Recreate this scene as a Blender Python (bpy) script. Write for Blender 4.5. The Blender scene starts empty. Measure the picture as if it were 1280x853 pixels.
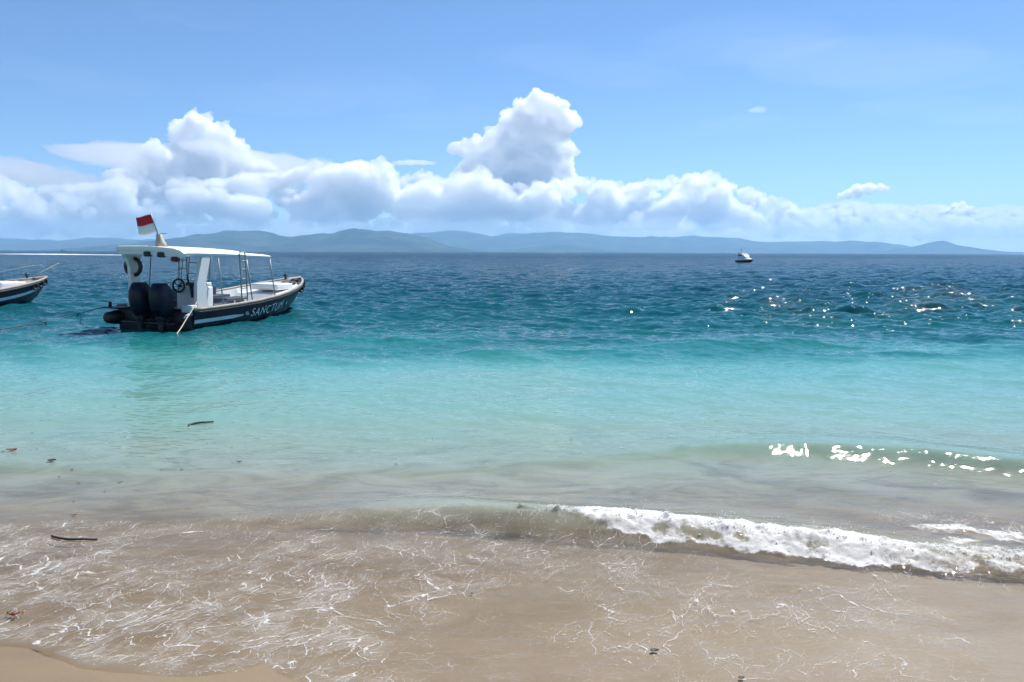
import bpy, bmesh, math, random
import numpy as np
from mathutils import Vector, Matrix, Euler, noise as mnoise

SC = bpy.context.scene
COL = SC.collection
R = math.radians
random.seed(7)
RNG = np.random.default_rng(11)

# ------------------------------------------------------------------ camera
CAM_H = 2.3
F_PX = 924.0                      # focal length in photo pixels (photo 1280 x 853)
PITCH = math.atan((426.5 - 315.0) / F_PX)
ROLL = 0.0038
cam_d = bpy.data.cameras.new("camera")
cam_d.sensor_width = 36.0
cam_d.lens = F_PX / 1280.0 * 36.0
cam_d.clip_start = 0.05
cam_d.clip_end = 90000.0
cam = bpy.data.objects.new("camera", cam_d)
COL.objects.link(cam)
CAM_M = Matrix.Translation((0, 0, CAM_H)) @ Matrix.Rotation(math.pi / 2 - PITCH, 4, 'X') @ Matrix.Rotation(ROLL, 4, 'Z')
cam.matrix_world = CAM_M
SC.camera = cam
CAM_R = CAM_M.to_3x3()

# ------------------------------------------------------------------ sky and sun
SUN_EL, SUN_AZ = R(54), R(33)     # azimuth measured from +Y towards +X
world = bpy.data.worlds.new("World")
SC.world = world
world.use_nodes = True
wn = world.node_tree
bg = wn.nodes["Background"]
sky = wn.nodes.new("ShaderNodeTexSky")
sky.sky_type = 'NISHITA'
sky.sun_disc = False
sky.sun_elevation = SUN_EL
sky.sun_rotation = SUN_AZ
sky.altitude = 0.0
sky.air_density = 0.85
sky.dust_density = 0.0
sky.ozone_density = 8.0
wn.links.new(sky.outputs[0], bg.inputs[0])
bg.inputs[1].default_value = 0.097

sun_d = bpy.data.lights.new("sun", 'SUN')
sun_d.energy = 5.0
sun_d.angle = R(0.53)
sun_d.color = (1.0, 0.965, 0.90)
sun = bpy.data.objects.new("sun", sun_d)
COL.objects.link(sun)
SUN_DIR = Vector((math.sin(SUN_AZ) * math.cos(SUN_EL), math.cos(SUN_AZ) * math.cos(SUN_EL), math.sin(SUN_EL)))
sun.rotation_euler = SUN_DIR.to_track_quat('Z', 'Y').to_euler()
sun.location = (60, 80, 120)

SC.view_settings.view_transform = 'Standard'
SC.view_settings.look = 'None'
SC.view_settings.gamma = 1.0
SC.view_settings.exposure = 0.5
SC.view_settings.use_curve_mapping = False
SC.render.engine = 'CYCLES'
cy = SC.cycles
cy.max_bounces = 64
cy.diffuse_bounces = 5
cy.glossy_bounces = 3
cy.transmission_bounces = 3
cy.transparent_max_bounces = 16
cy.volume_bounces = 48
cy.caustics_reflective = False
cy.caustics_refractive = False
cy.sample_clamp_indirect = 8.0

# ------------------------------------------------------------------ measuring: photo pixel -> point
def ray(px, py):
    d = CAM_R @ Vector(((px - 640.0) / F_PX, -(py - 426.5) / F_PX, -1.0))
    return d.normalized()

def at_z(px, py, z=0.0):
    d = ray(px, py)
    t = (z - CAM_H) / d.z
    return Vector((d.x * t, d.y * t, z))

def at_y(px, py, y):
    d = ray(px, py)
    t = y / d.y
    return Vector((d.x * t, y, CAM_H + d.z * t))

# ------------------------------------------------------------------ tags
def tag(o, label=None, cat=None, group=None, kind=None):
    if label: o["label"] = label
    if cat: o["category"] = cat
    if group: o["group"] = group
    if kind: o["kind"] = kind
    return o

def empty(name, loc=(0, 0, 0), rz=0.0):
    o = bpy.data.objects.new(name, None)
    o.empty_display_size = 0.2
    o.location = loc
    o.rotation_euler = (0, 0, rz)
    COL.objects.link(o)
    return o

def link_mesh(name, me, mat=None, parent=None):
    o = bpy.data.objects.new(name, me)
    if mat is not None:
        me.materials.clear()
        me.materials.append(mat)
    COL.objects.link(o)
    if parent is not None:
        o.parent = parent
    return o

def mesh_np(name, verts, faces, smooth=True):
    """verts (n,3) array, faces (m,k) array with one k"""
    me = bpy.data.meshes.new(name)
    n, (m, k) = len(verts), faces.shape
    me.vertices.add(n)
    me.vertices.foreach_set("co", np.ascontiguousarray(verts, dtype=np.float32).ravel())
    me.loops.add(m * k)
    me.loops.foreach_set("vertex_index", np.ascontiguousarray(faces, dtype=np.int32).ravel())
    me.polygons.add(m)
    me.polygons.foreach_set("loop_start", np.arange(0, m * k, k, dtype=np.int32))
    me.polygons.foreach_set("loop_total", np.full(m, k, dtype=np.int32))
    me.polygons.foreach_set("use_smooth", np.full(m, smooth, dtype=bool))
    me.update(calc_edges=True)
    return me

def grid_faces(nr, nc):
    i = np.arange(nr - 1)[:, None] * nc + np.arange(nc - 1)[None, :]
    return np.stack([i, i + 1, i + nc + 1, i + nc], -1).reshape(-1, 4)

def set_attr(me, name, vals):
    a = me.attributes.new(name, 'FLOAT', 'POINT')
    a.data.foreach_set("value", np.ascontiguousarray(vals, dtype=np.float32).ravel())

def smooth01(x):
    x = np.clip(x, 0, 1)
    return x * x * (3 - 2 * x)

# value noise on numpy arrays
_PERM = RNG.random((256, 256)).astype(np.float32)
def vnoise(x, y):
    xi, yi = np.floor(x).astype(int), np.floor(y).astype(int)
    fx, fy = x - xi, y - yi
    fx, fy = fx * fx * (3 - 2 * fx), fy * fy * (3 - 2 * fy)
    g = lambda a, b: _PERM[a & 255, b & 255]
    return (g(xi, yi) * (1 - fx) + g(xi + 1, yi) * fx) * (1 - fy) + (g(xi, yi + 1) * (1 - fx) + g(xi + 1, yi + 1) * fx) * fy
def fbm(x, y, o=4, gain=0.5):
    s, a, t = 0, 1.0, 0.0
    for k in range(o):
        s = s + a * vnoise(x * 2 ** k + 17.3 * k, y * 2 ** k + 9.1 * k); t += a; a *= gain
    return s / t

# ------------------------------------------------------------------ materials
class NT:
    """small helper to write node trees"""
    def __init__(s, name):
        s.m = bpy.data.materials.new(name); s.m.use_nodes = True
        s.t = s.m.node_tree; s.t.nodes.clear()
        s.out = s.n("OutputMaterial")
    def n(s, typ, **kw):
        nd = s.t.nodes.new("ShaderNode" + typ)
        for k, v in kw.items():
            setattr(nd, k, v)
        return nd
    def set(s, sock, v):
        if isinstance(v, bpy.types.NodeSocket): s.t.links.new(v, sock)
        else: sock.default_value = v
    def math(s, op, a, b=0.0, c=None, clamp=False):
        nd = s.n("Math", operation=op, use_clamp=clamp)
        s.set(nd.inputs[0], a); s.set(nd.inputs[1], b)
        if c is not None: s.set(nd.inputs[2], c)
        return nd.outputs[0]
    def vmath(s, op, a, b):
        nd = s.n("VectorMath", operation=op)
        s.set(nd.inputs[0], a); s.set(nd.inputs[1], b)
        return nd.outputs[0]
    def attr(s, name):
        nd = s.n("Attribute"); nd.attribute_name = name
        return nd.outputs["Fac"]
    def pos(s):
        return s.n("NewGeometry").outputs["Position"]
    def obj(s):
        return s.n("TexCoord").outputs["Object"]
    def mapping(s, v, loc=(0, 0, 0), rot=(0, 0, 0), scale=(1, 1, 1)):
        nd = s.n("Mapping")
        s.set(nd.inputs[0], v); nd.inputs[1].default_value = loc
        nd.inputs[2].default_value = rot; nd.inputs[3].default_value = scale
        return nd.outputs[0]
    def noise(s, v, scale, detail=3.0, rough=0.55, dist=0.0):
        nd = s.n("TexNoise")
        if v is not None: s.set(nd.inputs["Vector"], v)
        nd.inputs["Scale"].default_value = scale
        nd.inputs["Detail"].default_value = detail
        nd.inputs["Roughness"].default_value = rough
        nd.inputs["Distortion"].default_value = dist
        return nd
    def ramp(s, f, stops, interp='LINEAR'):
        nd = s.n("ValToRGB"); nd.color_ramp.interpolation = interp
        el = nd.color_ramp.elements
        while len(el) < len(stops): el.new(0.5)
        for e, (p, c) in zip(el, stops):
            e.position = p
            e.color = (*c, 1) if len(c) == 3 else c
        s.set(nd.inputs[0], f)
        return nd.outputs[0]
    def step(s, x, lo, hi, a=0.0, b=1.0):
        nd = s.n("MapRange", interpolation_type='SMOOTHSTEP')
        s.set(nd.inputs[0], x)
        for i, v in enumerate((lo, hi, a, b)): s.set(nd.inputs[i + 1], v)
        return nd.outputs[0]
    def mixc(s, f, a, b, blend='MIX'):
        nd = s.n("Mix", data_type='RGBA', blend_type=blend)
        s.set(nd.inputs[0], f); s.set(nd.inputs[6], a); s.set(nd.inputs[7], b)
        return nd.outputs[2]
    def mixs(s, f, a, b):
        nd = s.n("MixShader")
        s.set(nd.inputs[0], f); s.t.links.new(a, nd.inputs[1]); s.t.links.new(b, nd.inputs[2])
        return nd.outputs[0]
    def bump(s, h, strength=1.0, dist=0.01, normal=None):
        nd = s.n("Bump")
        s.set(nd.inputs["Height"], h); nd.inputs["Strength"].default_value = strength
        nd.inputs["Distance"].default_value = dist
        if normal is not None: s.set(nd.inputs["Normal"], normal)
        return nd.outputs[0]
    def finish(s, surf=None, vol=None):
        if surf is not None: s.t.links.new(surf, s.out.inputs["Surface"])
        if vol is not None: s.t.links.new(vol, s.out.inputs["Volume"])
        return s.m

def c4(c): return (*c, 1.0)

def paint(name, col, rough=0.4, metal=0.0, wear=0.25, scale=6.0, bump=0.0, dirt=(0.16, 0.14, 0.11), spec=0.5):
    """painted / moulded surface with slight tone variation, scuffs and grime"""
    t = NT(name)
    b = t.n("BsdfPrincipled")
    co = t.obj()
    n1 = t.noise(co, scale, 5, 0.6).outputs[0]
    n2 = t.noise(co, scale * 7, 3, 0.6).outputs[0]
    f = t.step(t.math('ADD', t.math('MULTIPLY', n1, 0.65), t.math('MULTIPLY', n2, 0.35)), 0.45, 0.72)
    t.set(b.inputs["Base Color"], t.mixc(t.math('MULTIPLY', f, wear), c4(col), c4(dirt)))
    t.set(b.inputs["Roughness"], t.math('ADD', t.math('MULTIPLY', n1, 0.25), rough - 0.1))
    b.inputs["Metallic"].default_value = metal
    b.inputs["Specular IOR Level"].default_value = spec
    if bump:
        t.set(b.inputs["Normal"], t.bump(n2, bump, 0.004))
    return t.finish(b.outputs[0])
# ================================================================== SEA BED, BEACH, WATER
YD = np.array([-12, 3.0, 3.9, 4.4, 5.0, 6.0, 7.0, 8.0, 9.5, 11.5, 14.0, 17.0, 21.0, 28.0, 40.0, 60.0, 200.0, 20000.0])
DD = np.array([-1.1, -0.06, -0.004, 0.010, 0.022, 0.06, 0.14, 0.24, 0.42, 0.80, 1.30, 2.00, 2.8, 3.9, 5.6, 8.0, 14.0, 15.0])
def still_level(y):               # the sheet of water thins out up the beach
    return 0.055 * np.exp(-np.clip(y - 3.2, -6, 60) / 1.3)
def sand_z(x, y):
    d = np.interp(y, YD, DD)
    rip = (fbm(x * 0.9 + 3, y * 0.9, 4) - 0.5) * 0.02 * np.clip(1 - (y - 3) / 12, 0.2, 1)
    return still_level(y) - d + rip

def edge_y(x):                    # where the run-up of the last wave ends
    px = np.array([-40, 0, 40, 70, 100, 140, 240, 300, 330, 350, 420, 640, 1300], float)
    py = np.array([806, 806, 806, 818, 836, 841, 845, 842, 832, 848, 870, 880, 885], float)
    pts = [at_z(a, b, 0.04) for a, b in zip(px, py)]
    return np.interp(x, [p.x for p in pts], [p.y for p in pts])

def polyline(pix, z):
    pts = [at_z(a, b, z) for a, b in pix]
    return np.array([p.x for p in pts]), np.array([p.y for p in pts])

# crest lines of the waves measured on the beach plane
C3X, C3Y = polyline([(-200, 646), (150, 640), (370, 632), (520, 630), (600, 634), (690, 642), (760, 647), (850, 654), (960, 664), (1100, 678), (1180, 688), (1300, 697), (1500, 705)], 0.10)
C2X, C2Y = polyline([(-300, 575), (0, 572), (140, 576), (300, 582), (640, 572), (880, 553), (1000, 555), (1150, 564), (1290, 580), (1500, 592)], 0.10)
C4X, C4Y = polyline([(1040, 668), (1120, 652), (1200, 655), (1300, 668), (1500, 680)], 0.05)
def crest(x, cx, cy): return np.interp(x, cx, cy) + 0.05 * (fbm(x * 2.1, x * 0 + cy[0], 3) - 0.5)

def amp3(x):   # height of the breaker along the shore
    X = [at_z(p, 640, 0.1).x for p in (-200, 150, 330, 480, 560, 700, 850, 1000, 1120, 1290)]
    return np.interp(x, X, [0.0, 0.006, 0.025, 0.075, 0.11, 0.125, 0.12, 0.10, 0.08, 0.055])
def amp2(x):
    X = [at_z(p, 572, 0.1).x for p in (-200, 0, 130, 260, 500, 800, 950, 1100, 1290)]
    return np.interp(x, X, [0.06, 0.06, 0.04, 0.02, 0.02, 0.04, 0.10, 0.145, 0.15])

def wave_profile(u, w_front, w_back):
    return np.where(u < 0, np.exp(-(u / w_front) ** 2), np.exp(-(u / w_back) ** 2))

_L = np.geomspace(0.22, 7.0, 84)
_ang = R(8) + RNG.normal(0, R(46), 84)
_ph = RNG.random(84) * 6.283
_am = 0.0066 * _L ** 0.86 * (0.6 + 0.8 * RNG.random(84)) * np.where(_L > 1.7, (1.7 / _L) ** 0.9, 1.1)

def water_parts(x, y, spacing):
    W = still_level(y)
    calm = 0.06 + 0.20 * smooth01((y - 7) / 5) + 0.74 * smooth01((y - 11) / 20)
    gust = 0.7 + 0.6 * fbm(x * 0.06 + 40, y * 0.035, 3)
    gust = gust * (1 + 0.65 * smooth01((x / np.maximum(y, 1) - 0.12) / 0.3) * smooth01((y - 18) / 15))
    h = np.zeros_like(x)
    for L, a, th, ph in zip(_L, _am, _ang, _ph):
        k = 6.2832 / L
        s = np.sin(k * (x * math.sin(th) + y * math.cos(th)) + ph)
        if L > 0.9: s = 2 * ((s + 1) * 0.5) ** 1.7 - 0.85
        keep = smooth01((L / spacing - 2.2) / 2.5)
        h += a * keep * s
    h *= calm * gust
    # swell lines farther out
    mod = fbm(x * 0.28 + 5, y * 0.05, 2)
    for yc0, A, wf, wb, sd in ((16.8, 0.08, 0.6, 1.7, 1.0), (19.2, 0.13, 0.8, 2.2, 7.0), (24.5, 0.08, 1.0, 2.6, 3.0), (31.0, 0.08, 1.3, 3.2, 5.0), (40, 0.07, 1.6, 4.5, 2.0), (52, 0.07, 2, 5.5, 9.0), (12.6, 0.035, 0.8, 1.5, 4.0), (10.4, 0.03, 0.6, 1.2, 6.0)):
        yc = yc0 + (fbm(x * 0.13 + sd * 3.1, x * 0 + sd, 3) - 0.5) * 0.16 * yc0
        m = smooth01((fbm(x * 0.30 + sd * 7.7, x * 0 + sd * 2, 3) - 0.40) / 0.22)
        h += A * m * wave_profile(y - yc, wf, wb)
    a2, a3 = amp2(x), amp3(x)
    u2, u3 = y - crest(x, C2X, C2Y), y - crest(x, C3X, C3Y)
    p2, p3 = wave_profile(u2, 0.26, 0.85), wave_profile(u3, 0.20, 0.42)
    h += a2 * p2 + a3 * p3
    return W, h, u2, u3, p2, p3, a2, a3

def sea_surface(X, Y, spacing):
    """height of the water sheet, its depth over the sand and where foam lies"""
    W, h, u2, u3, p2, p3, a2, a3 = water_parts(X, Y, spacing)
    sand = sand_z(X, Y)
    ey = edge_y(X) + 0.10 * (fbm(X * 2.3, Y * 0 + 8.1, 3) - 0.5)
    # film of water in the run-up: ends at the edge line
    film = np.clip((Y - ey) * 0.05, -0.03, 0.0) + np.clip((Y - ey), 0, 0.4) * 0.016 + 0.004 * np.exp(-((Y - ey - 0.03) / 0.03) ** 2)
    runup = smooth01((Y - ey - 0.1) / 1.2)
    Z = np.where(Y < ey + 1.3, sand * (1 - runup) + W * runup, W) + h * smooth01((Y - ey) / 1.0) + film * (1 - runup)
    Z = np.maximum(Z, sand + np.where(Y > ey, 0.003, -0.03))
    # foam where the wave has broken
    xb = at_z(660, 640, .1).x
    xr = at_z(1040, 660, .05).x
    jag = 0.5 * fbm(X * 1.3, Y * 0.9 + 3.3, 3) + 0.5 * fbm(X * 5.0, Y * 3.0, 4)
    broken = smooth01((X - xb + 0.5 * (fbm(X * 3, Y * 6, 3) - 0.5)) / 0.55)
    width = 0.13 + 0.17 * smooth01((X - xb) / 1.6)
    front = smooth01((u3 + 0.03 + width * (0.25 + 1.45 * jag)) / 0.09)
    back = 1 - smooth01((u3 - 0.01 - 0.30 * fbm(X * 1.9 + 9, Y * 1.3, 4)) / 0.16)
    under = np.exp(-((u3 + 0.13) / 0.06) ** 2) * smooth01((fbm(X * 4 + 1, Y * 2, 3) - 0.42) / 0.2) * (1 - smooth01((X - xr + 0.6) / 0.5))
    strength = 1.02 - 0.22 * smooth01((X - xr) / 0.8) - 0.55 * under
    foam = broken * front * back * strength
    c4 = crest(X, C4X, C4Y); u4 = Y - c4
    far_r = smooth01((X - xr - 0.2) / 0.7)
    sheet = far_r * smooth01((u3 + 0.30 * jag + 0.1) / 0.1) * (1 - smooth01((u4 - 0.1 * jag) / 0.16))
    foam = np.maximum(foam, sheet * (0.48 + 0.45 * smooth01((fbm(X * 1.8 + 4, Y * 3.0 + 2, 4) - 0.42) / 0.2)))
    lip = smooth01((X - at_z(480, 630, .1).x) / 0.5) * (1 - broken) * np.exp(-((u3 - 0.01) / 0.035) ** 2)
    foam = np.maximum(foam, lip * 0.75 * smooth01((fbm(X * 6, Y * 6, 3) - 0.40) / 0.15))
    tn = fbm(X * 8, Y * 8, 5, 0.62)
    spike = np.clip(fbm(X * 14 + 5, Y * 10, 3) - 0.55, 0, 1) * 0.35 * np.exp(-((u3 - 0.02) / 0.09) ** 2)
    Z = Z + smooth01((foam - 0.5) / 0.35) * ((tn - 0.40) * 0.07 + (fbm(X * 30, Y * 26, 3, 0.6) - 0.5) * 0.012 + spike * 0.4) * smooth01((Y - 3.5) / 1)
    # lacy leftovers on the run-up
    lace = smooth01((Y - ey) / 0.12) * (1 - smooth01((u3 + 0.10) / 0.22))
    left = 1 - smooth01((X - at_z(430, 700).x) / 1.5)
    patch = smooth01((fbm(X * 0.9 + 2.2, Y * 0.9 + 1.2, 3) - 0.36) / 0.25)
    lace = lace * (0.42 + 0.58 * left) * (0.30 + 0.70 * patch)
    edge = np.exp(-((Y - ey - 0.02) / 0.03) ** 2) * left * smooth01((fbm(X * 1.1 + 5, Y * 0, 2) - 0.35) / 0.2)
    lace = np.maximum(lace, edge * 0.9)
    lace = np.maximum(lace, far_r * np.exp(-((u4 - 0.2) / 0.30) ** 2) * 0.5)
    trail = broken * smooth01((u3 - 0.02) / 0.08) * (1 - smooth01((u3 - 0.15) / 0.4)) * 0.55
    lace = np.maximum(lace, trail)
    return Z, Z - sand, foam, lace

def surface_z(x, y):
    X, Y = np.array([[x]]), np.array([[y]])
    return float(sea_surface(X, Y, np.array([[0.05]]))[0][0, 0])

def build_water():
    # rows spaced to the detail they carry: fine at the beach, coarser out to the horizon
    ys = [2.6]
    while ys[-1] < 12500:
        y = ys[-1]
        st = 0.014 if y < 7 else 0.014 + (y - 7) * 0.0030 if y < 40 else min(y * 0.0028 + (y - 40) * 0.004, y * 0.1)
        ys.append(y + st)
    ys = np.array(ys)
    nc = 860
    tt = np.linspace(-1, 1, nc); tt = tt * 0.92 + tt ** 3 * 0.10
    X = tt[None, :] * (ys[:, None] * 0.98 + 0.9)
    Y = np.repeat(ys[:, None], nc, 1)
    dy = np.gradient(ys)[:, None]
    spacing = np.maximum(np.repeat(dy, nc, 1), (ys[:, None] * 0.98 + 0.9) * 2 / nc)
    Z, depth, foam, lace = sea_surface(X, Y, spacing)
    me = mesh_np("water", np.stack([X, Y, Z], -1).reshape(-1, 3), grid_faces(len(ys), nc))
    set_attr(me, "depth", depth); set_attr(me, "foam", foam); set_attr(me, "lace", lace)
    return me

def build_spray():
    """drops and clots of foam thrown up along the breaking crest"""
    rng = np.random.default_rng(5)
    n = 260000
    X = rng.uniform(at_z(640, 640, .1).x, at_z(1330, 660, .1).x, n)
    u = rng.normal(-0.06, 0.16, n)
    Y = crest(X, C3X, C3Y) + u
    Z, D, F, L = sea_surface(X[:, None], Y[:, None], np.full((n, 1), 0.02))
    Z, F = Z[:, 0], F[:, 0]
    clump = fbm(X * 7, Y * 7, 4)
    keep = (X > at_z(668, 640, .1).x) & (rng.random(n) < np.clip((F - 0.25) * 1.6, 0, 1) * smooth01((clump - 0.42) / 0.16) * (0.001 + 0.05 * np.exp(-((u - 0.02) / 0.05) ** 2)))
    X, Y, Z, u, F = X[keep], Y[keep], Z[keep], u[keep], F[keep]
    m = len(X)
    up = rng.exponential(0.012, m) * (0.4 + 2.2 * np.exp(-((u - 0.01) / 0.07) ** 2))
    r = np.clip(rng.lognormal(-5.75, 0.45, m), 0.0014, 0.0075) * np.where(up > 0.03, 0.6, 1.0)
    sq = np.stack([rng.uniform(0.8, 1.5, m), rng.uniform(0.8, 1.4, m), rng.uniform(0.6, 1.1, m)], -1)
    return spheres_mesh("spray", np.stack([X, Y, Z + up], -1), r, ICO1, sq)

def water_material():
    t = NT("sea_water")
    P = t.pos()
    sep = t.n("SeparateXYZ"); t.set(sep.inputs[0], P)
    Y = sep.outputs[1]
    depth, foam_a, lace_a = t.attr("depth"), t.attr("foam"), t.attr("lace")
    # --- suspended sand and water colour by depth, in drifting patches
    big = t.noise(t.mapping(P, scale=(0.16, 0.42, 1)), 1.0, 4, 0.55, 0.6).outputs[0]
    d2 = t.math('MULTIPLY', depth, t.math('ADD', t.math('MULTIPLY', big, 0.9), 0.68))
    lg = t.math('DIVIDE', t.math('LOGARITHM', t.math('ADD', t.math('MULTIPLY', t.math('MAXIMUM', d2, 0.0), 20.0), 1.0), 10.0), 2.5)   # 0..1 for 0..16 m
    col = t.ramp(lg, [(0.0, (0.33, 0.26, 0.165)), (0.16, (0.38, 0.325, 0.23)), (0.27, (0.385, 0.41, 0.33)), (0.36, (0.29, 0.40, 0.32)),
                      (0.47, (0.23, 0.44, 0.37)), (0.56, (0.19, 0.44, 0.41)), (0.615, (0.12, 0.41, 0.39)), (0.66, (0.03, 0.25, 0.25)), (0.72, (0.008, 0.138, 0.162)),
                      (0.84, (0.006, 0.090, 0.130)), (1.0, (0.004, 0.044, 0.09))])
    silt = t.noise(t.mapping(P, rot=(0, 0, R(-20)), scale=(1.0, 2.2, 1)), 1.1, 5, 0.6, 1.0).outputs[0]
    turb = t.math('SUBTRACT', 1.0, t.math('EXPONENT', t.math('MULTIPLY', depth, t.math('MULTIPLY', t.step(silt, 0.3, 0.75, 0.5, 1.5), -9.0))))
    # --- ripples: fine ones near, wind chop far out
    r1 = t.noise(t.mapping(P, rot=(0, 0, R(14)), scale=(0.55, 1.2, 1)), 9.0, 1, 0.5, 0.3).outputs[0]
    r2 = t.noise(t.mapping(P, rot=(0, 0, R(-12)), scale=(0.6, 1.1, 1)), 3.2, 1, 0.5, 0.3).outputs[0]
    r3 = t.noise(t.mapping(P, rot=(0, 0, R(6)), scale=(0.6, 1.0, 1)), 0.5, 1, 0.5, 0.2).outputs[0]
    r0 = t.noise(t.mapping(P, rot=(0, 0, R(-8)), scale=(0.6, 1.6, 1)), 26.0, 2, 0.5, 0.5).outputs[0]
    s1 = t.math('MULTIPLY', t.step(Y, 6.3, 9.0, 0.010, 0.016), t.step(Y, 25, 60, 1.0, 0.0))
    s2 = t.step(Y, 10.0, 40.0, 0.005, 0.085)
    s3 = t.step(Y, 40.0, 160.0, 0.0, 0.35)
    hgt = t.math('ADD', t.math('ADD', t.math('MULTIPLY', r1, s1), t.math('MULTIPLY', r0, t.step(Y, 6.0, 10.0, 0.0022, 0.0))), t.math('ADD', t.math('MULTIPLY', r2, s2), t.math('MULTIPLY', r3, s3)))
    nrm = t.bump(hgt, 1.0, 1.0)
    # --- body: settled sand seen through thin water, milky water where deeper
    diff = t.n("BsdfDiffuse"); t.set(diff.inputs[0], col)
    trl = t.n("BsdfTranslucent"); t.set(trl.inputs[0], col)
    milk = t.mixs(0.25, diff.outputs[0], trl.outputs[0])
    clear = t.n("BsdfTransparent"); clear.inputs[0].default_value = (0.97, 0.975, 0.97, 1)
    body = t.mixs(turb, clear.outputs[0], milk)
    gl = t.n("BsdfGlossy"); gl.inputs["Roughness"].default_value = 0.06
    t.set(gl.inputs["Roughness"], t.step(Y, 6, 200, 0.025, 0.04))
    t.set(gl.inputs["Normal"], nrm)
    fr = t.n("Fresnel"); fr.inputs[0].default_value = 1.33; t.set(fr.inputs["Normal"], nrm)
    wet = t.mixs(t.math('MULTIPLY', fr.outputs[0], t.step(Y, 9, 32, 1.0, 0.58)), body, gl.outputs[0])
    # --- foam: lacy network of bubbles stretched along the backwash, solid where the wave broke
    warp = t.noise(P, 1.7, 3, 0.5).outputs[1]
    wp = t.vmath('ADD', P, t.vmath('MULTIPLY', t.vmath('SUBTRACT', warp, (0.5, 0.5, 0.5)), (0.55, 0.55, 0)))
    wp = t.vmath('ADD', wp, t.vmath('MULTIPLY', t.vmath('SUBTRACT', t.noise(P, 9, 2, 0.5).outputs[1], (0.5, 0.5, 0.5)), (0.10, 0.10, 0)))
    m1 = t.mapping(wp, rot=(0, 0, R(-58)), scale=(1.0, 1.0, 0))
    def cells(scale, stretch):
        v = t.n("TexVoronoi", feature='DISTANCE_TO_EDGE')
        t.set(v.inputs["Vector"], t.mapping(m1, scale=(stretch, 1, 0)))
        v.inputs["Scale"].default_value = scale
        return v.outputs["Distance"]
    thick = t.noise(wp, 2.8, 5, 0.7).outputs[0]
    wid = t.math('MULTIPLY', lace_a, t.step(thick, 0.34, 0.80, 0.003, 0.062))
    l1 = t.math('SUBTRACT', 1.0, t.step(cells(6.6, 0.36), t.math('MULTIPLY', wid, 0.15), wid))
    l2 = t.math('SUBTRACT', 1.0, t.step(cells(17.0, 0.40), t.math('MULTIPLY', wid, 0.2), t.math('MULTIPLY', wid, 1.3)))
    grain = t.noise(P, 46, 4, 0.7).outputs[0]
    grain2 = t.noise(P, 16, 4, 0.7).outputs[0]
    lace = t.math('MULTIPLY', t.math('MAXIMUM', l1, t.math('MULTIPLY', l2, 0.7)), t.math('MULTIPLY', t.step(grain, 0.32, 0.54), t.step(grain2, 0.31, 0.50)))
    lace = t.math('MULTIPLY', lace, t.step(lace_a, 0.03, 0.3))
    dots = t.noise(t.mapping(P, rot=(0, 0, R(-40)), scale=(0.7, 1.3, 1)), 62, 2, 0.6, 0.3).outputs[0]
    dots = t.math('MULTIPLY', t.step(t.math('ADD', dots, t.math('MULTIPLY', thick, 0.25)), 0.79, 0.85), t.math('MULTIPLY', t.step(lace_a, 0.05, 0.35), 0.8))
    lace = t.math('MULTIPLY', t.math('MAXIMUM', lace, dots), 0.80)
    mid = t.noise(t.mapping(P, rot=(0, 0, R(-20)), scale=(1, 1.4, 1)), 9, 6, 0.75, 0.8).outputs[0]
    solid_n = t.math('ADD', t.math('MULTIPLY', mid, 0.55), t.math('ADD', t.math('MULTIPLY', grain2, 0.25), t.math('MULTIPLY', grain, 0.20)))
    solid = t.step(t.math('ADD', solid_n, t.math('MULTIPLY', foam_a, 0.52)), 0.84, 1.03)
    solid = t.math('MULTIPLY', solid, t.step(foam_a, 0.02, 0.2))
    film_f = t.math('MULTIPLY', t.math('MULTIPLY', lace_a, 0.26), t.math('MULTIPLY', t.step(thick, 0.38, 0.66), t.step(mid, 0.30, 0.62)))
    fm = t.math('MINIMUM', t.math('MAXIMUM', t.math('MAXIMUM', lace, film_f), solid), 0.96)
    fd = t.n("BsdfDiffuse"); fd.inputs[0].default_value = (0.88, 0.89, 0.89, 1)
    t.set(fd.inputs["Normal"], t.bump(t.math('MULTIPLY', grain, fm), 0.45, 0.015))
    ft = t.n("BsdfTranslucent"); ft.inputs[0].default_value = (0.88, 0.89, 0.89, 1)
    return t.finish(t.mixs(fm, wet, t.mixs(0.3, fd.outputs[0], ft.outputs[0])))

def sand_material():
    t = NT("wet_sand")
    P = t.pos()
    b = t.n("BsdfPrincipled")
    n1 = t.noise(t.mapping(P, rot=(0, 0, R(-30)), scale=(0.7, 1.6, 1)), 0.9, 5, 0.6, 0.8).outputs[0]
    n2 = t.noise(P, 260, 2, 0.7).outputs[0]
    n3 = t.noise(P, 24, 4, 0.7).outputs[0]
    col = t.ramp(n1, [(0.3, (0.192, 0.136, 0.074)), (0.55, (0.222, 0.161, 0.090)), (0.75, (0.205, 0.140, 0.074))])
    col = t.mixc(t.step(n2, 0.60, 0.78, 0, 0.35), col, c4((0.12, 0.08, 0.05)))
    col = t.mixc(t.step(n2, 0.40, 0.25, 0, 0.3), col, c4((0.42, 0.36, 0.28)))
    t.set(b.inputs["Base Color"], col)
    t.set(b.inputs["Roughness"], t.step(n1, 0.3, 0.8, 0.38, 0.6))
    t.set(b.inputs["Normal"], t.bump(t.math('ADD', n2, t.math('MULTIPLY', n3, 1.5)), 0.35, 0.004))
    return t.finish(b.outputs[0])

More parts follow.
